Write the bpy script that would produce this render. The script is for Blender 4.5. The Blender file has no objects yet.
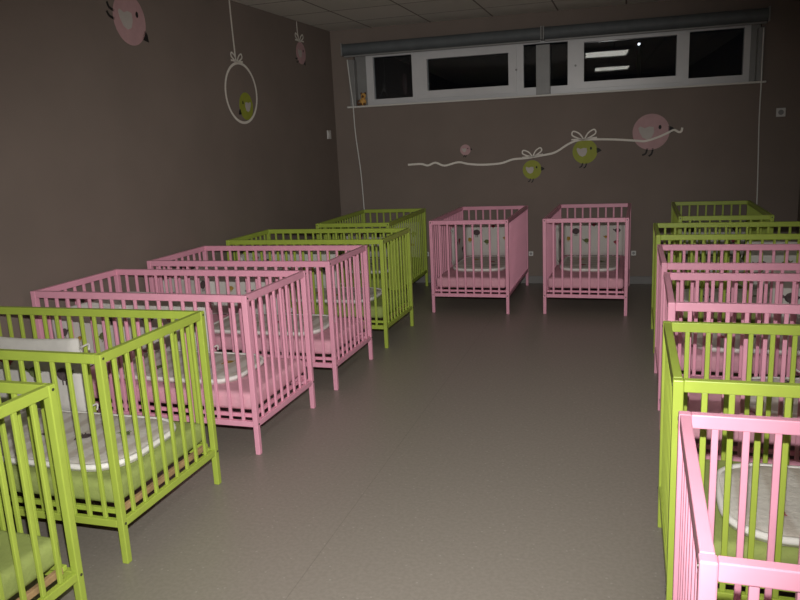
import bpy, bmesh, math, random
from mathutils import Vector, Matrix
random.seed(7)
PI = math.pi
scene = bpy.context.scene
C = scene.collection

# ------------------------------------------------------------------ materials
def new_mat(name):
    m = bpy.data.materials.new(name); m.use_nodes = True
    nt = m.node_tree
    b = nt.nodes['Principled BSDF']
    return m, nt, b

def noise(nt, scale, detail=3, rough=0.6, coord='Object'):
    tc = nt.nodes.new('ShaderNodeTexCoord')
    n = nt.nodes.new('ShaderNodeTexNoise')
    n.inputs['Scale'].default_value = scale
    n.inputs['Detail'].default_value = detail
    n.inputs['Roughness'].default_value = rough
    nt.links.new(tc.outputs[coord], n.inputs['Vector'])
    return n

def ramp(nt, src, stops):
    r = nt.nodes.new('ShaderNodeValToRGB')
    e = r.color_ramp.elements
    e[0].position, e[0].color = stops[0][0], (*stops[0][1], 1)
    e[1].position, e[1].color = stops[-1][0], (*stops[-1][1], 1)
    for p, c in stops[1:-1]:
        x = e.new(p); x.color = (*c, 1)
    nt.links.new(src, r.inputs[0])
    return r

def vary(name, col, rough=0.5, scale=8, amt=0.06, bump=0.0, bscale=200, spec=0.5, coord='Object'):
    m, nt, b = new_mat(name)
    n = noise(nt, scale, coord=coord)
    lo = tuple(max(0, c*(1-amt)) for c in col); hi = tuple(min(1, c*(1+amt)) for c in col)
    r = ramp(nt, n.outputs['Fac'], [(0.35, lo), (0.65, hi)])
    nt.links.new(r.outputs[0], b.inputs['Base Color'])
    b.inputs['Roughness'].default_value = rough
    b.inputs['Specular IOR Level'].default_value = spec
    if bump:
        n2 = noise(nt, bscale, 2, coord=coord)
        bp = nt.nodes.new('ShaderNodeBump'); bp.inputs['Strength'].default_value = bump
        bp.inputs['Distance'].default_value = 0.01
        nt.links.new(n2.outputs['Fac'], bp.inputs['Height'])
        nt.links.new(bp.outputs[0], b.inputs['Normal'])
    return m

GREEN = vary('green_lacquer', (0.38, 0.485, 0.072), 0.38, 6, 0.05, spec=0.4)
PINK = vary('pink_lacquer', (0.79, 0.365, 0.485), 0.38, 6, 0.04, spec=0.4)
WOOD = vary('plain_wood', (0.42, 0.27, 0.14), 0.6, 14, 0.25)
BOLT = vary('dark_bolt', (0.05, 0.05, 0.03), 0.4, 20, 0.1)
SHEET_G = vary('green_sheet', (0.31, 0.37, 0.115), 0.95, 9, 0.08, 0.25, 60, 0.1)
SHEET_P = vary('pink_sheet', (0.70, 0.37, 0.45), 0.95, 9, 0.06, 0.25, 60, 0.1)
WHITE_CLOTH = vary('white_cloth', (0.62, 0.60, 0.57), 0.95, 5, 0.05, 0.2, 50, 0.1)
TRIM_CLOTH = vary('white_piping_cloth', (0.80, 0.78, 0.75), 0.9, 20, 0.03, spec=0.1)
WALL = vary('taupe_paint', (0.212, 0.172, 0.148), 0.75, 1.3, 0.06, 0.15, 260, 0.25)
TRIMM = vary('grey_baseboard', (0.17, 0.165, 0.16), 0.5, 5, 0.05)
PVC = vary('white_window_plastic', (0.62, 0.62, 0.63), 0.35, 5, 0.03)
SILLM = vary('white_sill', (0.66, 0.65, 0.61), 0.45, 5, 0.03)
ROLLER = vary('grey_blind_fabric', (0.105, 0.118, 0.125), 0.6, 10, 0.08, 0.1, 300)
ALU = vary('grey_aluminium', (0.24, 0.24, 0.235), 0.42, 10, 0.05)
CORD = vary('white_cord', (0.75, 0.75, 0.72), 0.7, 10, 0.05)
PLAST = vary('white_plastic', (0.65, 0.64, 0.62), 0.4, 10, 0.03)
DARKP = vary('dark_plastic', (0.02, 0.02, 0.02), 0.4, 10, 0.03)
S_PINK = vary('pink_sticker', (0.50, 0.31, 0.32), 0.65, 10, 0.06)
S_GREEN = vary('green_sticker', (0.30, 0.33, 0.035), 0.65, 10, 0.06)
S_WHITE = vary('white_sticker', (0.78, 0.74, 0.67), 0.65, 10, 0.04)
S_WING = vary('pale_wing_sticker', (0.50, 0.46, 0.43), 0.65, 10, 0.04)
S_BLACK = vary('black_sticker', (0.012, 0.010, 0.010), 0.65, 10, 0.1)
TOY = vary('orange_toy', (0.66, 0.36, 0.09), 0.7, 60, 0.2)
TOYD = vary('brown_toy', (0.12, 0.05, 0.02), 0.7, 60, 0.2)
PR_DARK = vary('print_dark', (0.10, 0.075, 0.08), 0.95, 60, 0.3, spec=0.1)
PR_GREEN = vary('print_green', (0.14, 0.17, 0.07), 0.95, 60, 0.3, spec=0.1)
PR_OCHRE = vary('print_ochre', (0.38, 0.24, 0.06), 0.95, 60, 0.3, spec=0.1)
PR_ROSE = vary('print_rose', (0.30, 0.07, 0.09), 0.95, 60, 0.3, spec=0.1)

# quilted sleeping bag cloth: white with faint beige bands
def bag_material():
    m, nt, b = new_mat('striped_quilt_cloth')
    tc = nt.nodes.new('ShaderNodeTexCoord')
    w = nt.nodes.new('ShaderNodeTexWave'); w.bands_direction = 'X'
    w.inputs['Scale'].default_value = 3.2; w.inputs['Distortion'].default_value = 1.5
    w.inputs['Detail'].default_value = 2
    nt.links.new(tc.outputs['Object'], w.inputs['Vector'])
    r = ramp(nt, w.outputs['Fac'], [(0.15, (0.53, 0.48, 0.43)), (0.6, (0.64, 0.61, 0.57))])
    nt.links.new(r.outputs[0], b.inputs['Base Color'])
    b.inputs['Roughness'].default_value = 0.95
    b.inputs['Specular IOR Level'].default_value = 0.1
    n2 = noise(nt, 40, 3)
    bp = nt.nodes.new('ShaderNodeBump'); bp.inputs['Strength'].default_value = 0.4; bp.inputs['Distance'].default_value = 0.01
    nt.links.new(n2.outputs['Fac'], bp.inputs['Height']); nt.links.new(bp.outputs[0], b.inputs['Normal'])
    return m
BAG = bag_material()

def floor_material():
    m, nt, b = new_mat('speckled_vinyl')
    tc = nt.nodes.new('ShaderNodeTexCoord')
    n = nt.nodes.new('ShaderNodeTexNoise'); n.inputs['Scale'].default_value = 70; n.inputs['Detail'].default_value = 5
    nt.links.new(tc.outputs['Object'], n.inputs['Vector'])
    base = ramp(nt, n.outputs['Fac'], [(0.38, (0.232, 0.208, 0.180)), (0.62, (0.262, 0.236, 0.205))])
    v = nt.nodes.new('ShaderNodeTexVoronoi'); v.inputs['Scale'].default_value = 26
    nt.links.new(tc.outputs['Object'], v.inputs['Vector'])
    sp = nt.nodes.new('ShaderNodeMath'); sp.operation = 'LESS_THAN'; sp.inputs[1].default_value = 0.11
    nt.links.new(v.outputs['Distance'], sp.inputs[0])
    fa = nt.nodes.new('ShaderNodeMath'); fa.operation = 'MULTIPLY'; fa.inputs[1].default_value = 0.55
    nt.links.new(sp.outputs[0], fa.inputs[0])
    mx = nt.nodes.new('ShaderNodeMix'); mx.data_type = 'RGBA'
    nt.links.new(fa.outputs[0], mx.inputs[0]); nt.links.new(base.outputs[0], mx.inputs[6])
    mx.inputs[7].default_value = (0.36, 0.34, 0.30, 1)
    # welded seams every 2 m across the room width
    sx = nt.nodes.new('ShaderNodeSeparateXYZ'); nt.links.new(tc.outputs['Object'], sx.inputs[0])
    a = nt.nodes.new('ShaderNodeMath'); a.operation = 'ADD'; a.inputs[1].default_value = 21.05
    nt.links.new(sx.outputs[0], a.inputs[0])
    md = nt.nodes.new('ShaderNodeMath'); md.operation = 'MODULO'; md.inputs[1].default_value = 2.0
    nt.links.new(a.outputs[0], md.inputs[0])
    # 21.05-1.05 = 20 -> seam at x=-1.05
    lt = nt.nodes.new('ShaderNodeMath'); lt.operation = 'LESS_THAN'; lt.inputs[1].default_value = 0.004
    nt.links.new(md.outputs[0], lt.inputs[0])
    f2 = nt.nodes.new('ShaderNodeMath'); f2.operation = 'MULTIPLY'; f2.inputs[1].default_value = 0.28
    nt.links.new(lt.outputs[0], f2.inputs[0])
    m2 = nt.nodes.new('ShaderNodeMix'); m2.data_type = 'RGBA'
    nt.links.new(f2.outputs[0], m2.inputs[0]); nt.links.new(mx.outputs[2], m2.inputs[6])
    m2.inputs[7].default_value = (0.08, 0.07, 0.06, 1)
    nt.links.new(m2.outputs[2], b.inputs['Base Color'])
    b.inputs['Roughness'].default_value = 0.42
    b.inputs['Specular IOR Level'].default_value = 0.4
    return m
FLOOR = floor_material()

def ceiling_material():
    m, nt, b = new_mat('ceiling_tiles')
    tc = nt.nodes.new('ShaderNodeTexCoord')
    mp = nt.nodes.new('ShaderNodeMapping'); mp.inputs['Location'].default_value = (0.05, 0.42, 0)
    nt.links.new(tc.outputs['Object'], mp.inputs[0])
    br = nt.nodes.new('ShaderNodeTexBrick'); br.offset = 0; br.squash = 1
    br.inputs['Scale'].default_value = 1; br.inputs['Brick Width'].default_value = 0.6
    br.inputs['Row Height'].default_value = 0.6; br.inputs['Mortar Size'].default_value = 0.008
    br.inputs['Color1'].default_value = (0.66, 0.65, 0.59, 1); br.inputs['Color2'].default_value = (0.72, 0.70, 0.64, 1)
    br.inputs['Mortar'].default_value = (0.22, 0.19, 0.17, 1)
    nt.links.new(mp.outputs[0], br.inputs[0]); nt.links.new(br.outputs[0], b.inputs['Base Color'])
    b.inputs['Roughness'].default_value = 0.95
    return m
CEIL = ceiling_material()

def glass_material():
    m, nt, b = new_mat('window_glass')
    nt.nodes.remove(b)
    out = nt.nodes['Material Output']
    fr = nt.nodes.new('ShaderNodeFresnel'); fr.inputs[0].default_value = 1.55
    n = noise(nt, 2.0)
    ma = nt.nodes.new('ShaderNodeMath'); ma.operation = 'MULTIPLY_ADD'; ma.inputs[1].default_value = 0.01; 
    nt.links.new(n.outputs['Fac'], ma.inputs[0]); nt.links.new(fr.outputs[0], ma.inputs[2])
    tr = nt.nodes.new('ShaderNodeBsdfTransparent'); tr.inputs[0].default_value = (0.8, 0.83, 0.85, 1)
    gl = nt.nodes.new('ShaderNodeBsdfGlossy'); gl.inputs['Roughness'].default_value = 0.015
    mx = nt.nodes.new('ShaderNodeMixShader')
    nt.links.new(ma.outputs[0], mx.inputs[0]); nt.links.new(tr.outputs[0], mx.inputs[1]); nt.links.new(gl.outputs[0], mx.inputs[2])
    nt.links.new(mx.outputs[0], out.inputs[0])
    return m
GLASS = glass_material()

def emit_material(name, col, s):
    m, nt, b = new_mat(name)
    b.inputs['Base Color'].default_value = (*col, 1)
    b.inputs['Emission Color'].default_value = (*col, 1)
    b.inputs['Emission Strength'].default_value = s
    return m
LIGHTM = emit_material('lamp_tube', (1.0, 0.96, 0.86), 4.8)
SPARK = emit_material('bright_point_glow', (0.9, 0.95, 1.0), 10.0)  # glow of the added ball behind the window

# ------------------------------------------------------------------ mesh helpers
def obj(name, bm, m, parent=None, smooth=False, loc=None):
    me = bpy.data.meshes.new(name)
    bmesh.ops.recalc_face_normals(bm, faces=bm.faces)
    bm.to_mesh(me); bm.free()
    ms = m if isinstance(m, (list, tuple)) else [m]
    for x in ms: me.materials.append(x)
    if smooth:
        for p in me.polygons: p.use_smooth = True
    o = bpy.data.objects.new(name, me); C.objects.link(o)
    if parent: o.parent = parent
    if loc: o.location = loc
    return o

def inst(name, src, parent, loc, rot=None):
    o = bpy.data.objects.new(name, src); C.objects.link(o)
    o.parent = parent; o.location = loc
    if rot: o.rotation_euler = rot
    return o

def tag(o, label, cat, group=None):
    o['label'] = label; o['category'] = cat
    if group: o['group'] = group
    return o

def struct(o):
    o['kind'] = 'structure'; return o

def empty(name, loc, rz=0):
    o = bpy.data.objects.new(name, None); C.objects.link(o)
    o.location = loc; o.rotation_euler = (0, 0, rz); o.empty_display_size = 0.1
    return o

def box(bm, x0, x1, y0, y1, z0, z1, bev=0.0, mi=0):
    r = bmesh.ops.create_cube(bm, size=1)
    vs = r['verts']
    for v in vs:
        v.co = Vector(((x0+x1)/2+v.co.x*(x1-x0), (y0+y1)/2+v.co.y*(y1-y0), (z0+z1)/2+v.co.z*(z1-z0)))
    fs = set(f for v in vs for f in v.link_faces)
    for f in fs: f.material_index = mi
    if bev:
        es = list({e for v in vs for e in v.link_edges})
        r = bmesh.ops.bevel(bm, geom=es, offset=bev, segments=2, affect='EDGES', profile=0.5)
        for f in r['faces']: f.material_index = mi
    return bm

def BX(*a, **k):
    return box(bmesh.new(), *a, **k)

def tube(bm, pts, r, n=8, closed=False, flat=None):
    """sweep a circle (or an ellipse flattened along 'flat') along pts"""
    pts = [Vector(p) for p in pts]; N = len(pts); rings = []
    up = Vector((0, 0, 1))
    for i, p in enumerate(pts):
        if closed: t = pts[(i+1) % N]-pts[i-1]
        else: t = pts[min(i+1, N-1)]-pts[max(i-1, 0)]
        t.normalize()
        ref = up if abs(t.dot(up)) < 0.95 else Vector((0, 1, 0))
        if flat is not None: ref = flat
        a = t.cross(ref).normalized(); b = a.cross(t).normalized()
        rb = r*0.35 if flat is not None else r
        rings.append([bm.verts.new(p+a*math.cos(2*PI*k/n)*r+b*math.sin(2*PI*k/n)*rb) for k in range(n)])
    for i in range(N if closed else N-1):
        A, B = rings[i], rings[(i+1) % N]
        for k in range(n): bm.faces.new((A[k], A[(k+1) % n], B[(k+1) % n], B[k]))
    if not closed:
        bm.faces.new(rings[0][::-1]); bm.faces.new(rings[-1])
    return bm

def smoothpath(P, n=6, closed=False):
    P = [Vector(p) for p in P]; out = []; N = len(P)
    for i in range(N if closed else N-1):
        g = (lambda j: P[j % N]) if closed else (lambda j: P[max(0, min(N-1, j))])
        p0, p1, p2, p3 = g(i-1), g(i), g(i+1), g(i+2)
        for k in range(n):
            t = k/n
            out.append(0.5*((2*p1)+(-p0+p2)*t+(2*p0-5*p1+4*p2-p3)*t*t+(-p0+3*p1-3*p2+p3)*t**3))
    if not closed: out.append(P[-1])
    return out

# ------------------------------------------------------------------ room
ZC = 2.553
YW, AW = 7.305, 0.0266                    # end wall: y = YW + AW*x
XL0, XL1 = -2.992, -2.885                 # left wall x at y=0 and y=7.2
XR = 1.45; YB = -1.3
ang = math.atan(AW)
def wy(x): return YW+AW*x
def wl(y): return XL0+(XL1-XL0)*y/7.2

struct(obj('floor', BX(-3.3, 1.75, YB-.2, 7.7, -.1, 0), FLOOR))
struct(obj('ceiling', BX(-3.3, 1.75, YB-.2, 7.7, ZC, ZC+.1), CEIL))

def prism(bm, poly, z0, z1):
    a = [bm.verts.new((x, y, z0)) for x, y in poly]; b = [bm.verts.new((x, y, z1)) for x, y in poly]
    n = len(poly); bm.faces.new(a[::-1]); bm.faces.new(b)
    for i in range(n): bm.faces.new((a[i], a[(i+1) % n], b[(i+1) % n], b[i]))
    return bm
struct(obj('wall_left', prism(bmesh.new(), [(wl(YB), YB), (wl(7.4), 7.4), (wl(7.4)-.2, 7.4), (wl(YB)-.2, YB)], 0, ZC), WALL))
struct(obj('wall_right', BX(XR, XR+.2, YB, 7.6, 0, ZC), WALL))
struct(obj('wall_front', BX(-3.2, 1.7, YB-.15, YB, 0, ZC), WALL))
# end wall, a frame for things on it: local x along the wall, local -y into the room
E0 = empty('end_wall_origin', (0, YW, 0), ang)
M_end = Matrix.Translation((0, YW, 0)) @ Matrix.Rotation(ang, 4, 'Z')
bpy.data.objects.remove(E0)
def on_end(o):
    o.matrix_world = M_end @ o.matrix_basis
    return o
OX0, OX1, OZ0, OZ1 = -2.655, 1.075, 1.815, 2.325      # window opening
bm = bmesh.new()
xl, xr = -2.93, 1.5
box(bm, xl, OX0, 0, .25, 0, ZC); box(bm, OX1, xr, 0, .25, 0, ZC)
box(bm, OX0, OX1, 0, .25, 0, OZ0); box(bm, OX0, OX1, 0, .25, OZ1, ZC)
struct(on_end(obj('wall_end', bm, WALL)))
struct(on_end(obj('baseboard_end', BX(-2.86, 1.42, -.012, 0, 0, .075, bev=.003), TRIMM)))
struct(obj('baseboard_right', BX(XR-.01, XR, YB, 7.3, 0, .075), TRIMM))

# window: fixed frame, sashes, panes
win = on_end(empty('window_1', (0, 0, 0))); struct(win)
FY0, FY1 = .06, .12
WX0, WX1, WZ0, WZ1 = -2.545, 1.0, 1.815, 2.32
panes = [(-2.470, -2.070, 1.873, 2.280), (-1.915, -1.117, 1.922, 2.222), (-.975, -.565, 1.890, 2.284),
         (-.418, .391, 1.910, 2.262), (.497, .948, 1.880, 2.280)]
bm = bmesh.new()
segs = [WX0, -2.015, -1.020, -.520, .445, WX1]
# outer frame + mullions
box(bm, WX0, WX1, FY0, FY1, WZ0, WZ0+.035); box(bm, WX0, WX1, FY0, FY1, WZ1-.03, WZ1)
for i, x in enumerate(segs):
    box(bm, x-(.0 if i == 0 else .02), x+(.0 if i == 5 else .02), FY0, FY1, WZ0+.035, WZ1-.03)
obj('window_frame', bm, PVC, win)
obj('reveal_lining', box(BX(OX0, WX0, .055, .13, OZ0, OZ1), WX1, OX1, .055, .13, OZ0, OZ1), ALU, win)
for i, (a, b, c, d) in enumerate(panes):
    s0, s1 = segs[i], segs[i+1]
    s0 += .02 if i else .005; s1 -= .02 if i < 4 else .005
    z0, z1 = WZ0+.035, WZ1-.03
    bm = bmesh.new(); wide = i in (1, 3)
    f0 = FY0-(.018 if wide else .004)
    for q in ((s0, a, z0, z1), (b, s1, z0, z1), (a, b, z0, c), (a, b, d, z1)):
        box(bm, q[0], q[1], f0, FY1-.01, q[2], q[3])
    sash = obj('window_sash', bm, PVC, win)
    obj('glass_pane', BX(a-.004, b+.004, .088, .094, c-.004, d+.004), GLASS, sash)
    if i == 1 or i == 3:
        bm = bmesh.new(); hx = (a-.075) if i == 3 else (b+.075)
        tube(bm, [(hx, f0+.003, 2.06), (hx, f0-.008, 2.06)], .010, 10)
        obj('sash_lock', bm, ALU, sash)
struct(on_end(obj('trim_1', BX(-2.735, 1.125, -.045, .06, 1.797, 1.815, bev=.004), SILLM)))

# blinds: two rolled-up grey blinds
def blind(x0, x1, cordx, label, cord_pts):
    b = on_end(empty('roller_blind', (0, 0, 2.356)))
    zc = 2.336
    bm = bmesh.new(); tube(bm, [(x0, -.062, 0), (x1, -.062, 0)], .056, 24)
    obj('rolled_fabric', bm, ROLLER, b, smooth=False)
    for x in (x0, x1):
        obj('bracket', BX(x-.006, x+.006, -.120, -.0005, -.060, .060, bev=.002), ALU, b)
    bm = bmesh.new(); box(bm, x0+.01, x1-.01, -.072, -.052, -.072, -.055, bev=.003)
    obj('bottom_bar', bm, ALU, b)
    bm = bmesh.new(); tube(bm, smoothpath(cord_pts, 5), .0055, 6)
    c = obj('pull_cord', bm, CORD, b, smooth=True)
    tag(b, label, 'blind')
    return b
zz = 2.356
blind(-2.735, -.795, 0, 'rolled-up grey blind above the left half of the window, cord hanging at the far left',
      [(-2.69, -.085, 2.26-zz), (-2.675, -.085, 2.05-zz), (-2.665, -.06, 1.85-zz), (-2.658, -.056, 1.55-zz), (-2.630, -.035, 1.15-zz), (-2.618, -.03, .72-zz), (-2.62, -.03, .62-zz)])
blind(-.775, 1.110, 0, 'rolled-up grey blind above the right half of the window, cord hanging at the far right',
      [(1.075, -.085, 2.25-zz), (1.078, -.07, 1.95-zz), (1.082, -.06, 1.80-zz), (1.083, -.05, 1.5-zz), (1.098, -.03, 1.1-zz), (1.105, -.03, .80-zz), (1.105, -.03, .6-zz)])
def guide(x0, x1, label, ribs):
    bm = BX(x0, x1, -.035, .052, 1.8155, 2.262, bev=.003)
    n = ribs
    for i in range(n):
        xx = x0+(x1-x0)*(i+.5)/n
        box(bm, xx-.004, xx+.004, -.039, -.034, 1.82, 2.26)
    o = on_end(obj('blind_guide', bm, ALU)); tag(o, label, 'blind guide')
guide(-.850, -.722, 'wide grey ribbed guide post covering the middle window pane', 5)
guide(-2.700, -2.640, 'narrow grey guide rail at the left end of the window', 2)
guide(1.045, 1.095, 'narrow grey guide rail at the right end of the window', 2)

# small orange toy on the sill
toy = on_end(empty('toy_animal', (-2.574, -.010, 1.8155)))
toy.scale = (1.2, 1.0, 1.3)
tag(toy, 'small orange and brown toy animal sitting on the left end of the window sill', 'toy')
bm = bmesh.new(); bmesh.ops.create_uvsphere(bm, u_segments=14, v_segments=10, radius=.030)
for v in bm.verts: v.co.z = v.co.z*1.0+.030; v.co.y *= .8
obj('body', bm, TOY, toy, True)
bm = bmesh.new(); bmesh.ops.create_uvsphere(bm, u_segments=14, v_segments=10, radius=.022)
for v in bm.verts: v.co += Vector((.008, -.006, .072))
h = obj('head', bm, TOY, toy, True)
for s in (-1, 1):
    bm = bmesh.new(); bmesh.ops.create_uvsphere(bm, u_segments=10, v_segments=8, radius=.009)
    for v in bm.verts: v.co += Vector((.008+s*.017, -.004, .091))
    obj('ear', bm, TOYD, h, True)
bm = bmesh.new(); bmesh.ops.create_uvsphere(bm, u_segments=10, v_segments=8, radius=.010)
for v in bm.verts: v.co += Vector((.008, -.026, .068))
obj('muzzle', bm, TOYD, h, True)
for s in (-1, 1):
    bm = bmesh.new(); tube(bm, [(s*.012, -.012, .012), (s*.022, -.034, .010)], .010, 8)
    obj('leg', bm, TOYD, toy, True)
bm = bmesh.new(); tube(bm, smoothpath([(-.026, 0, .04), (-.042, 0, .035), (-.047, 0, .012), (-.034, 0, .008)], 4), .007, 8)
obj('tail', bm, TOYD, toy, True)

# sockets and switch
def plate(name, M, x, z, w, hgt, label, cat, holes=1):
    p = empty(name, (x, 0, z)); p.matrix_world = M @ p.matrix_basis
    tag(p, label, cat)
    obj('cover_plate', BX(-w/2, w/2, -.011, -.0005, -hgt/2, hgt/2, bev=.003), PLAST, p)
    if holes:
        bm = bmesh.new(); tube(bm, [(0, -.0105, 0), (0, -.0125, 0)], w*.30, 16)
        obj('socket_well', bm, ALU, p)
    else:
        obj('rocker', BX(-w*.28, w*.28, -.016, -.010, -hgt*.3, hgt*.3, bev=.002), PLAST, p)
    return p
plate('wall_socket', M_end, 1.262, 1.540, .075, .075, 'square white socket high on the end wall right of the window', 'socket')
plate('wall_socket', M_end, -.915, .300, .045, .045, 'white socket low on the end wall just right of the left pink end-wall cot', 'socket')
plate('wall_socket', M_end, .055, .300, .045, .045, 'white socket low on the end wall just right of the right pink end-wall cot', 'socket')
plate('wall_socket', M_end, -1.975, .300, .045, .045, 'white socket low on the end wall left of the left pink end-wall cot', 'socket')
lang = math.atan((XL1-XL0)/7.2)
M_left = Matrix.Translation((XL0, 0, 0)) @ Matrix.Rotation(PI/2-lang, 4, 'Z')   # local x = +y of the room, local -y into room
plate('wall_switch', M_left, 7.03, 1.545, .085, .085, 'small white switch box on the left wall beside the far corner', 'switch', 0)

# ------------------------------------------------------------------ wall stickers
TH = .0022
def disc_bm(cx, cz, rx, rz, th, n=40, y0=0.0, rot=0):
    bm = bmesh.new(); A = []; B = []
    for k in range(n):
        t = 2*PI*k/n; x, z = rx*math.cos(t), rz*math.sin(t)
        X = cx+x*math.cos(rot)-z*math.sin(rot); Z = cz+x*math.sin(rot)+z*math.cos(rot)
        A.append(bm.verts.new((X, y0, Z))); B.append(bm.verts.new((X, y0-th, Z)))
    bm.faces.new(A); bm.faces.new(B[::-1])
    for k in range(n): bm.faces.new((A[k], A[(k+1) % n], B[(k+1) % n], B[k]))
    return bm
def poly_bm(P, th, y0):
    bm = bmesh.new(); A = [bm.verts.new((x, y0, z)) for x, z in P]; B = [bm.verts.new((x, y0-th, z)) for x, z in P]
    n = len(P); bm.faces.new(A); bm.faces.new(B[::-1])
    for k in range(n): bm.faces.new((A[k], A[(k+1) % n], B[(k+1) % n], B[k]))
    return bm
def flat_line(P, w, y0, n=6, th=.0015, bm=None, closed=False):
    """flat ribbon of width w along 2D points"""
    P3 = smoothpath([(x, 0, z) for x, z in P], n, closed); bm = bm or bmesh.new(); L = []; N = len(P3)
    for i, p in enumerate(P3):
        t = (P3[(i+1) % N]-P3[i-1]) if closed else (P3[min(i+1, N-1)]-P3[max(0, i-1)])
        t.normalize(); nn = Vector((-t.z, 0, t.x))*w/2
        L.append([bm.verts.new((q.x, y, q.z)) for q, y in ((p+nn, y0), (p-nn, y0), (p-nn, y0-th), (p+nn, y0-th))])
    for i in range(N if closed else N-1):
        a, b = L[i], L[(i+1) % N]
        for k in range(4): bm.faces.new((a[k], a[(k+1) % 4], b[(k+1) % 4], b[k]))
    if not closed: bm.faces.new(L[0]); bm.faces.new(L[-1][::-1])
    return bm
def bow(bm, x, z, s, y0, w, tilt=0):
    def R(P): return [(x+px*math.cos(tilt)-pz*math.sin(tilt), z+px*math.sin(tilt)+pz*math.cos(tilt)) for px, pz in P]
    for sg in (-1, 1):
        flat_line(R([(0, 0), (sg*.35*s, .55*s), (sg*.85*s, .80*s), (sg*.95*s, .48*s), (sg*.45*s, .18*s), (0, 0)]), w, y0, 6, bm=bm)
        flat_line(R([(0, 0), (sg*.5*s, .10*s), (sg*1.05*s, .12*s)]), w, y0, 5, bm=bm)
    return bm
def bird(M, x, z, r, col, face, label, rot=0, ry=None, ba=4, la=-92, legs=1):
    """round bird wall sticker; face=+1 looks to local +x"""
    b = empty('bird_sticker', (x, 0, z)); b.matrix_world = M @ b.matrix_basis @ Matrix.Rotation(-rot, 4, 'Y')
    tag(b, label, 'wall sticker')
    ry = ry or r
    obj('body', disc_bm(0, 0, r, ry, TH, y0=-.0005), col, b)
    s = face
    W = [(-.68, .22), (-.60, .33), (-.34, .22), (-.10, .30), (.14, .26), (.17, -.02), (.04, -.32), (-.20, -.42), (-.45, -.30), (-.62, .0)]
    obj('wing', poly_bm([(s*a*r, c*ry) for a, c in W], TH*.6, -.0005-TH), S_WING, b)
    obj('eye', disc_bm(s*.48*r, .24*ry, .075*r+.001, .12*ry, TH*.6, 16, -.0005-TH), S_BLACK, b)
    def pol(q, t):
        t = math.radians(t); return (s*q*r*math.cos(t), q*ry*math.sin(t))
    obj('beak', poly_bm([pol(.96, ba+13), pol(1.16, ba+7), pol(1.34, ba-3), pol(1.14, ba-8), pol(.96, ba-13)], TH, -.0005), S_BLACK, b)
    if legs:
        for k in (-9, 10):
            obj('leg', flat_line([pol(.93, la+k), pol(1.22, la+k*.8-3), pol(1.36, la+k*.8-10)], max(.10*r, .009), -.0005, 3, TH), S_BLACK, b)
    return b
bird(M_end, .186, 1.425, .162, S_PINK, 1, 'large pink round bird sticker at the right end of the rope on the end wall')
bird(M_end, -.402, 1.272, .114, S_GREEN, 1, 'larger green round bird sticker hanging from a bow on the end wall rope')
bird(M_end, -.897, 1.120, .090, S_GREEN, 1, 'smaller green round bird sticker hanging low from the end wall rope')
bird(M_end, -1.545, 1.335, .052, S_PINK, 1, 'tiny pink round bird sticker floating above the rope on the end wall')
# rope on end wall  (pixel-measured wall coordinates)
rope = on_end(empty('rope_sticker', (0, 0, 0)))
tag(rope, 'long white wavy rope sticker with two bows running across the end wall', 'wall sticker')
RP = [(-2.136, 1.212), (-2.0, 1.215), (-1.93, 1.198), (-1.85, 1.222), (-1.76, 1.190), (-1.62, 1.218), (-1.52, 1.198), (-1.38, 1.185), (-1.20, 1.192),
      (-1.08, 1.225), (-.96, 1.232), (-.82, 1.250), (-.68, 1.275), (-.56, 1.345), (-.47, 1.378), (-.36, 1.382), (-.15, 1.372), (.05, 1.352), (.14, 1.345),
      (.25, 1.375), (.33, 1.408), (.385, 1.432), (.425, 1.412), (.448, 1.418), (.455, 1.450)]
obj('rope_line', flat_line(RP, .019, -.0042, 5), S_WHITE, rope)
obj('bow', bow(bmesh.new(), -.89, 1.240, .095, -.0042, .012, .12), S_WHITE, rope)
obj('bow', bow(bmesh.new(), -.41, 1.378, .112, -.0042, .013, .05), S_WHITE, rope)
# left wall (local x = distance along the wall = room y)
bird(M_left, 4.075, 2.250, .152, S_PINK, 1, 'large pink round bird sticker high on the left wall near the top edge', ba=-32, la=176)
bird(M_left, 5.415, 1.775, .106, S_GREEN, -1, 'green round bird sticker sitting inside the white ring on the left wall', ba=-25, legs=0)
bird(M_left, 6.51, 2.278, .098, S_PINK, 1, 'small pink round bird sticker hanging near the far end of the left wall', ba=-50, la=-140)
ring = empty('ring_sticker', (0, 0, 0)); ring.matrix_world = M_left
tag(ring, 'white ring swing sticker hanging on a string with a bow on the left wall', 'wall sticker')
obj('string', flat_line([(5.290, 2.548), (5.295, 2.35), (5.308, 2.10)], .017, -.0042, 5), S_WHITE, ring)
cx, cz, rx, rz = 5.355, 1.872, .240, .225
obj('ring', flat_line([(cx+rx*math.cos(2*PI*k/20), cz+rz*math.sin(2*PI*k/20)) for k in range(20)], .020, -.0042, 3, closed=True), S_WHITE, ring)
obj('bow', bow(bmesh.new(), 5.325, 2.100, .085, -.0042, .012), S_WHITE, ring)
st = empty('string_sticker', (0, 0, 0)); st.matrix_world = M_left
tag(st, 'short white string sticker with a bow above the small pink bird on the left wall', 'wall sticker')
obj('string', flat_line([(6.455, 2.548), (6.46, 2.45), (6.488, 2.375)], .015, -.0042, 5), S_WHITE, st)
obj('bow', bow(bmesh.new(), 6.49, 2.375, .085, -.0042, .012), S_WHITE, st)

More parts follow.
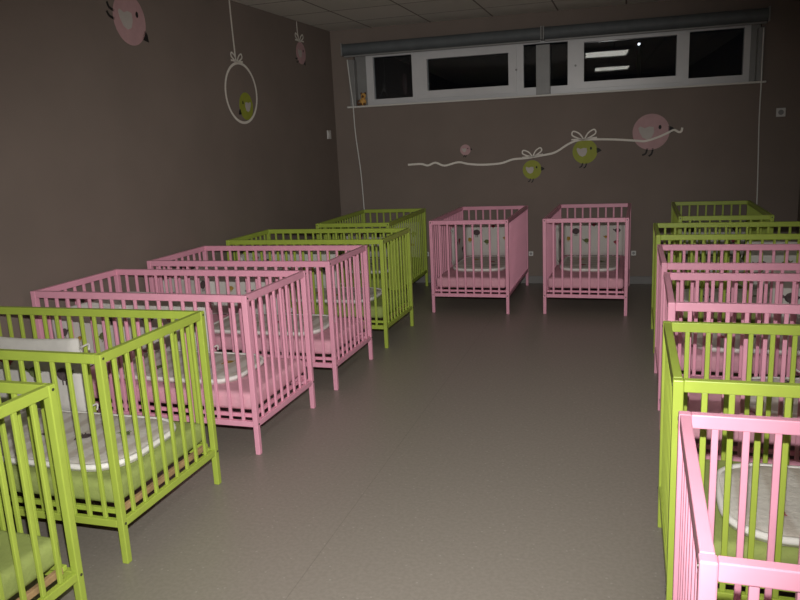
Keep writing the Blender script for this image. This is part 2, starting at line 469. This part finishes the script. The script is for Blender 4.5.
# ------------------------------------------------------------------ cribs
L, W, H = 1.24, .665, .786
PT = .0285
def prep(name, bm, m):
    me = bpy.data.meshes.new(name); bmesh.ops.recalc_face_normals(bm, faces=bm.faces); bm.to_mesh(me); bm.free(); me.materials.append(m); return me
NS, NE = 17, 8
ZB0, ZB1 = .140, .168         # lower rail
RH = .034
def crib_meshes(mat):
    d = {}
    bm = bmesh.new(); box(bm, -PT/2, PT/2, -PT/2, PT/2, .0, H, bev=.0035)
    for v in bm.verts:
        if v.co.z < .02: v.co.x *= .88; v.co.y *= .88
    d['post'] = prep('post', bm, mat)
    d['rail_long'] = prep('rail_long', BX(-(L/2-PT), L/2-PT, -.012, .012, -RH, 0, bev=.0025), mat)
    d['rail_short'] = prep('rail_short', BX(-.012, .012, -(W/2-PT), W/2-PT, -RH, 0, bev=.0025), mat)
    d['low_long'] = prep('low_long', BX(-(L/2-PT), L/2-PT, -.011, .011, 0, ZB1-ZB0, bev=.0025), mat)
    d['low_short'] = prep('low_short', BX(-.011, .011, -(W/2-PT), W/2-PT, 0, ZB1-ZB0, bev=.0025), mat)
    d['bar_long'] = prep('bar_long', BX(-.0078, .0078, -.006, .006, ZB1, H-RH, bev=.0025), mat)
    d['bar_short'] = prep('bar_short', BX(-.006, .006, -.0078, .0078, ZB1, H-RH, bev=.0025), mat)
    return d
MG, MP = crib_meshes(GREEN), crib_meshes(PINK)
bolt_me = None
bm = bmesh.new(); tube(bm, [(0, 0, 0), (0, 0, .002)], .0048, 10); bolt_me = prep('bolt', bm, BOLT)

def base_parts(kind):
    X, Y = L/2-.034, W/2-.030
    z0, z1 = (.173, .195) if kind == 'G' else (.178, .195)
    m = GREEN if kind == 'G' else PINK; e = WOOD if kind == 'G' else PINK
    side = prep('base_side', BX(-X, X, -.008, .008, .178, .196, bev=.002), m)
    end = prep('base_end', BX(-.009, .009, -Y+.018, Y-.018, z0, z1, bev=.002), e)
    sl = prep('base_slat', BX(-.026, .026, -Y+.07, Y-.07, .1965, .2080, bev=.002), WOOD)
    return side, end, sl
BS = {'G': base_parts('G'), 'P': base_parts('P')}

def crib(x, y, rz, kind, label):
    c = empty('baby_cot', (x, y, 0), rz); tag(c, label, 'cot', 'cots round the walls')
    D = MG if kind == 'G' else MP
    px, py = L/2-PT/2, W/2-PT/2
    for sx in (-1, 1):
        for sy in (-1, 1):
            p = inst('post', D['post'], c, (sx*px, sy*py, 0))
            inst('bolt', bolt_me, p, (sx*PT/2-sx*.0005, 0, H-.016), (0, sx*PI/2, 0))
            inst('bolt', bolt_me, p, (sx*PT/2, 0, .155), (0, sx*PI/2, 0))
    for s in (-1, 1):
        inst('top_rail', D['rail_long'], c, (0, s*py, H)); inst('top_rail', D['rail_short'], c, (s*px, 0, H))
        inst('bottom_rail', D['low_long'], c, (0, s*py, ZB0)); inst('bottom_rail', D['low_short'], c, (s*px, 0, ZB0))
        for i in range(NS):
            inst('bar', D['bar_long'], c, (-px+2*px*(i+1)/(NS+1), s*py, 0))
        for i in range(NE):
            inst('bar', D['bar_short'], c, (s*px, -py+2*py*(i+1)/(NE+1), 0))
    a, b, d = BS[kind]
    for q in (-1, 1):
        inst('base_side_rail', a, c, (0, q*(W/2-.0385), 0)); inst('base_end_rail', b, c, (q*(L/2-.0435), 0, 0))
    for i in range(11):
        inst('bed_slat', d, c, (-L/2+.20+(L-.40)*i/10, 0, 0))
    return c

ZM = .300
def mattress_mesh(mat):
    bm = bmesh.new(); x, y = L/2-.036, W/2-.032
    box(bm, -x, x, -y, y, .2085, ZM)
    bmesh.ops.bevel(bm, geom=list(bm.edges), offset=.028, segments=5, affect='EDGES', profile=.5)
    bmesh.ops.subdivide_edges(bm, edges=[e for e in bm.edges if e.calc_length() > .2], cuts=24, use_grid_fill=True)
    rnd = random.Random(3)
    for v in bm.verts:
        t = math.sin(v.co.x*13)*math.sin(v.co.y*11+1)*.0016
        if v.co.z > .26: v.co.z += t-.0016
    me = prep('mattress', bm, mat)
    for p in me.polygons: p.use_smooth = True
    return me
MAT = {'G': mattress_mesh(SHEET_G), 'P': mattress_mesh(SHEET_P)}

# sleeping bag / quilt lying on mattress: rounded outline
def bag_outline(foot, head, hw, n=9):
    """foot end rounded (x=+foot), head end slightly rounded"""
    P = []
    rf, rh = hw*.62, hw*.35
    for k in range(n+1):
        t = -PI/2+PI/2*k/n; P.append((foot-rf+rf*math.cos(t), -hw+rf+rf*math.sin(t)))
    for k in range(n+1):
        t = PI/2*k/n; P.append((foot-rf+rf*math.cos(t), hw-rf+rf*math.sin(t)))
    for k in range(n+1):
        t = PI/2+PI/2*k/n; P.append((head+rh+rh*math.cos(t), hw-rh+rh*math.sin(t)))
    for k in range(n+1):
        t = PI+PI/2*k/n; P.append((head+rh+rh*math.cos(t), -hw+rh+rh*math.sin(t)))
    return P
def sleeping_bag(parent_c, foot, head, hw, dy, label, seed):
    rnd = random.Random(seed)
    O = bag_outline(foot, head, hw)
    cx = (foot+head)/2
    bm = bmesh.new(); rings = []
    levels = [(1.0, .001), (1.0, .014), (.97, .022), (.88, .026), (.70, .027), (.45, .028), (.2, .028)]
    ph = rnd.random()*6
    for s, z in levels:
        ring = []
        for x, y in O:
            X, Y = cx+(x-cx)*s, y*s
            wv = (math.sin(X*17+ph)*math.cos(Y*19+ph*2)+math.sin((X+Y)*31+ph))*.0028 if z > .02 else 0
            ring.append(bm.verts.new((X, Y, z+wv)))
        rings.append(ring)
    n = len(O)
    for i in range(len(rings)-1):
        for k in range(n): bm.faces.new((rings[i][k], rings[i][(k+1) % n], rings[i+1][(k+1) % n], rings[i+1][k]))
    bm.faces.new(rings[-1]); bm.faces.new(rings[0][::-1])
    rz = parent_c.rotation_euler.z
    R = Matrix.Translation(parent_c.location) @ Matrix.Rotation(rz, 4, 'Z') @ Matrix.Translation((0, dy, ZM+.0005))
    b = obj('sleeping_bag', bm, BAG, None, True)
    b.matrix_world = R
    tag(b, label, 'sleeping bag', 'sleeping bags laid in the cots')
    bm = bmesh.new()
    cy = 0
    tube(bm, [(cx+(x-cx)*.985, y*.985, .016) for x, y in O], .0125, 6, closed=True)
    obj('piping', bm, TRIM_CLOTH, b, True)
    for k in range(3):
        X = foot-.18-.15*k+rnd.uniform(-.03, .03); Y = rnd.uniform(-.55, .55)*hw
        bm = print_bird(.020+rnd.random()*.008, rnd)
        o = obj('printed_bird', bm, [PR_DARK, PR_OCHRE, PR_GREEN, PR_ROSE][rnd.randrange(4)], b)
        o.location = (X, Y, .0318); o.rotation_euler = (-PI/2, 0, rnd.uniform(0, 6))
    return b
def print_bird(r, rnd):
    """small printed bird silhouette in the xz plane facing -y"""
    th = .0012
    bm = disc_bm(0, 0, r, r*.85, th, 14)
    def add(P):
        A = [bm.verts.new((x, 0, z)) for x, z in P]; B = [bm.verts.new((x, -th, z)) for x, z in P]; n = len(P)
        bm.faces.new(A); bm.faces.new(B[::-1])
        for k in range(n): bm.faces.new((A[k], A[(k+1) % n], B[(k+1) % n], B[k]))
    s = rnd.choice((-1, 1))
    add([(s*r*.9, .3*r), (s*1.45*r, .1*r), (s*.9*r, -.2*r)])
    add([(-s*r*.8, .2*r), (-s*1.7*r, .75*r), (-s*1.5*r, .1*r), (-s*.8*r, -.2*r)])
    add([(-.3*r, -.8*r), (-.3*r, -1.4*r), (-.12*r, -1.4*r), (-.12*r, -.8*r)])
    add([(.2*r, -.8*r), (.2*r, -1.4*r), (.38*r, -1.4*r), (.38*r, -.8*r)])
    return bm

def bumper(c, side, end, other, label, seed):
    """padded cot bumper at the head (local -x), long arm on side*y up to x=end, short arm on the other side"""
    rnd = random.Random(seed)
    bx, by, r = -(L/2-.050), W/2-.050, .05
    P = [(end, side*by)]
    x = end
    while x > bx+r+.06: x -= .05; P.append((x, side*by))
    for k in range(6):
        t = PI/2*k/5; P.append((bx+r-r*math.sin(t), side*(by-r+r*math.cos(t))))
    y = by-r
    while y > -(by-r)+.06: y -= .05; P.append((bx, side*y))
    for k in range(6):
        t = PI/2*k/5; P.append((bx+r-r*math.cos(t), -side*(by-r+r*math.sin(t))))
    x = bx+r
    while x < other: x += .05; P.append((x, -side*by))
    Z = [0, .006, .05, .11, .17, .23, .29, .342, .352]
    Tk = [.002, .010, .014, .0125, .014, .0125, .016, .014, .003]
    bm = bmesh.new(); ph = rnd.random()*6; rows = []
    N = len(P)
    for i, (x, y) in enumerate(P):
        a = Vector(P[max(0, i-1)]); b = Vector(P[min(N-1, i+1)]); t = (b-a).normalized(); n = Vector((-t.y, t.x))
        e = min(i, N-1-i); f = .55 if e == 0 else 1
        col = []
        for sgn in (1, -1):
            ks = range(len(Z)) if sgn == 1 else range(len(Z)-1, -1, -1)
            for k in ks:
                w = math.sin(i*.55+ph)*.003*(Z[k]/.33)
                sag = math.sin(i*.45+ph)*.006*(Z[k]/.33)
                q = Vector((x, y))+n*(sgn*Tk[k]*f+w)
                col.append(bm.verts.new((q.x, q.y, Z[k]+sag)))
        rows.append(col)
    m = len(rows[0])
    for i in range(N-1):
        for k in range(m): bm.faces.new((rows[i][k], rows[i][(k+1) % m], rows[i+1][(k+1) % m], rows[i+1][k]))
    bm.faces.new(rows[0]); bm.faces.new(rows[-1][::-1])
    M = Matrix.Translation(c.location) @ Matrix.Rotation(c.rotation_euler.z, 4, 'Z') @ Matrix.Translation((0, 0, ZM+.0008))
    o = obj('cot_bumper', bm, WHITE_CLOTH, None, True); o.matrix_world = M
    tag(o, label, 'cot bumper', 'padded cot bumpers')
    # ribbon ties at the end corners
    for zt in (.31, .03):
        bm = bmesh.new()
        tube(bm, smoothpath([(end-.01, side*by, zt), (end+.025, side*(by-.012), zt+.012), (end+.055, side*(by-.004), zt+.024), (end+.062, side*(by-.018), zt-.0)], 4), .0045, 6)
        tube(bm, smoothpath([(end-.01, side*by, zt), (end+.02, side*(by-.014), zt-.01), (end+.035, side*(by-.016), max(.012, zt-.07))], 4), .0035, 6)
        obj('ribbon_tie', bm, WHITE_CLOTH, o, True)
    cols = [PR_DARK, PR_OCHRE, PR_GREEN, PR_ROSE]
    # prints on the inside of the long arm
    k = 0; x = end-.095
    while x > bx+.10:
        r0 = .036 if k == 0 else .019+.012*rnd.random()
        bm = print_bird(r0, rnd)
        p = obj('printed_bird', bm, cols[(k+seed) % 4] if k else PR_DARK, o)
        p.location = (x, side*(by-.0175), .19 if k == 0 else .10+.16*rnd.random())
        p.rotation_euler = (0, 0, 0 if side > 0 else PI)
        x -= .12+.04*rnd.random(); k += 1
    for y, z, r0, m in ((-.165, .235, .034, PR_DARK), (-.235, .165, .022, PR_OCHRE), (-.065, .145, .024, PR_GREEN), (.0, .295, .016, PR_ROSE),
                        (.215, .240, .025, PR_DARK), (.11, .18, .014, PR_OCHRE), (.20, .13, .018, PR_ROSE)):
        y *= -side
        p = obj('printed_bird', print_bird(r0, rnd), m, o)
        p.location = (bx+.0175, y, z); p.rotation_euler = (0, 0, PI/2)
    return o

HP = PI/2
# x, y, yaw, kind, where, bumper side (local y), bag foot, bag head, half width, dy
CR = [
 (-2.252, 1.370, 0, 'G', 'green cot nearest the camera on the left', 1, .42, -.35, .235, 0),
 (-2.322, 2.3115, .0073, 'G', 'green cot second from the front on the left', 1, .545, -.35, .245, 0),
 (-2.288, 3.285, -.010, 'P', 'front one of the two pink cots along the left wall', 1, .42, -.35, .235, .012),
 (-2.268, 4.2293, -.0017, 'P', 'rear one of the two pink cots along the left wall', 1, .45, -.35, .235, 0),
 (-2.243, 5.1563, -.012, 'G', 'green cot behind the two pink ones along the left wall', 1, .45, -.35, .235, 0),
 (-2.25, 6.465, .0104-HP, 'G', 'green cot standing lengthwise in the far left corner', -1, .35, -.35, .225, 0),
 (-1.2591, 6.5611, -.0021-HP, 'P', 'left one of the two pink cots against the end wall', -1, .31, -.38, .236, 0),
 (-.316, 6.5937, -.0143-HP, 'P', 'right one of the two pink cots against the end wall', -1, .31, -.38, .236, 0),
 (.706, 6.628, -.0093-HP, 'G', 'green cot standing lengthwise in the far right corner', -1, .35, -.35, .225, 0),
 (.7935, 5.275, PI-.0015, 'G', 'rearmost crosswise green cot along the right wall', -1, .45, -.35, .235, 0),
 (.785, 4.205, PI-.0017, 'P', 'rearmost pink cot in the right row', -1, .45, -.35, .235, 0),
 (.779, 3.285, PI-.016, 'P', 'middle pink cot in the right row', -1, .30, -.35, .235, 0),
 (.743, 2.338, PI-.0009, 'G', 'bright green cot second from the front in the right row', -1, .46, -.35, .245, .03),
 (.739, 1.440, PI-.0118, 'P', 'pale pink cot nearest the camera at the bottom right', -1, .45, -.35, .235, 0),
]
TXT = {'G': 'green', 'P': 'pink'}
for i, (x, y, rz, k, where, bs, bf, bh, hw, dy) in enumerate(CR):
    c = crib(x, y, rz, k, where)
    m = bpy.data.objects.new('mattress', MAT[k]); C.objects.link(m)
    m.location = (x, y, 0); m.rotation_euler = (0, 0, rz)
    tag(m, 'mattress in a %s sheet inside the %s' % (TXT[k], where), 'mattress', 'cot mattresses')
    w2 = where
    if len(m['label'].split()) > 16: m['label'] = 'mattress in the ' + w2
    sleeping_bag(c, bf, bh, hw, dy, 'white sleeping bag in the ' + w2, 11+i)
    bumper(c, bs, .0, -.60, 'white bumper in the ' + w2, 40+i)

# ------------------------------------------------------------------ ceiling lamps (seen mirrored in the window)
def lamp(x, y, ly, label):
    t = empty('ceiling_lamp', (x, y, ZC)); tag(t, label, 'ceiling lamp')
    w = .30
    bm = bmesh.new()
    box(bm, -w, w, -ly, -ly+.02, -.05, -.0005); box(bm, -w, w, ly-.02, ly, -.05, -.0005)
    box(bm, -w, -w+.02, -ly+.02, ly-.02, -.05, -.0005); box(bm, w-.02, w, -ly+.02, ly-.02, -.05, -.0005)
    obj('housing', bm, PLAST, t)
    obj('diffuser', BX(-w+.021, w-.021, -ly+.021, ly-.021, -.040, -.030), LIGHTM, t)
lamp(-.13, 3.60, .42, 'lit ceiling lamp mirrored as the upper bright streak in the window')
lamp(.02, 1.00, .42, 'lit ceiling lamp mirrored as the lower bright streak in the window')

# ------------------------------------------------------------------ outside
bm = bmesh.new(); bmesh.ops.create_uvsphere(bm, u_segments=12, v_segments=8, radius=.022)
sl = empty('bright_point_standin', (.16, 18.0, 0)); tag(sl, 'tiny added glowing ball standing in for the bright point in the right window pane', 'bright point stand-in')  # added glowing ball on a post, stands in for an unidentified bright point
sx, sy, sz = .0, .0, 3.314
obj('glow_ball', bm, SPARK, sl, True, (sx, sy, sz))
bm = bmesh.new(); tube(bm, [(0, .12, -.5), (0, .12, 3.314-.03)], .05, 10); tube(bm, [(0, .12, 3.314-.04), (0, .0, 3.314+.045)], .03, 8)
obj('added_post', bm, DARKP, sl)  # invented support for the added ball

# ------------------------------------------------------------------ camera
F = Vector((-0.29436015, 0.93225966, -0.21034265)); R_ = Vector((0.95552574, 0.29122808, -0.04644096)); U = Vector((-0.01796265, 0.21465818, 0.97652404))
cam = bpy.data.cameras.new('camera'); co = bpy.data.objects.new('camera', cam); C.objects.link(co)
M = Matrix((R_, U, -F)).transposed().to_4x4(); M.translation = Vector((0, 0, 1.445)); co.matrix_world = M
cam.sensor_width = 36; cam.lens = 735.65*36/800; cam.clip_start = .02
scene.camera = co

# ------------------------------------------------------------------ light: camera flash + the lit ceiling lamps
ld = bpy.data.lights.new('camera_flash', 'SPOT'); lo = bpy.data.objects.new('camera_flash', ld); C.objects.link(lo)
ld.energy = 475; ld.spot_size = math.radians(86); ld.spot_blend = 1.0; ld.shadow_soft_size = .012
ld.color = (1, .97, .93)
lo.location = Vector((0, 0, 1.445))+U*.15+R_*0.0
aim = (F-U*.12-R_*.05).normalized()
lo.rotation_euler = (-aim).to_track_quat('Z', 'Y').to_euler()

w = bpy.data.worlds.new('night'); scene.world = w; w.use_nodes = True
w.node_tree.nodes['Background'].inputs[0].default_value = (.0010, .0012, .0016, 1)
w.node_tree.nodes['Background'].inputs[1].default_value = 1.0

scene.view_settings.view_transform = 'Standard'; scene.view_settings.look = 'None'
scene.view_settings.exposure = 0; scene.view_settings.gamma = 1
scene.view_settings.use_curve_mapping = False
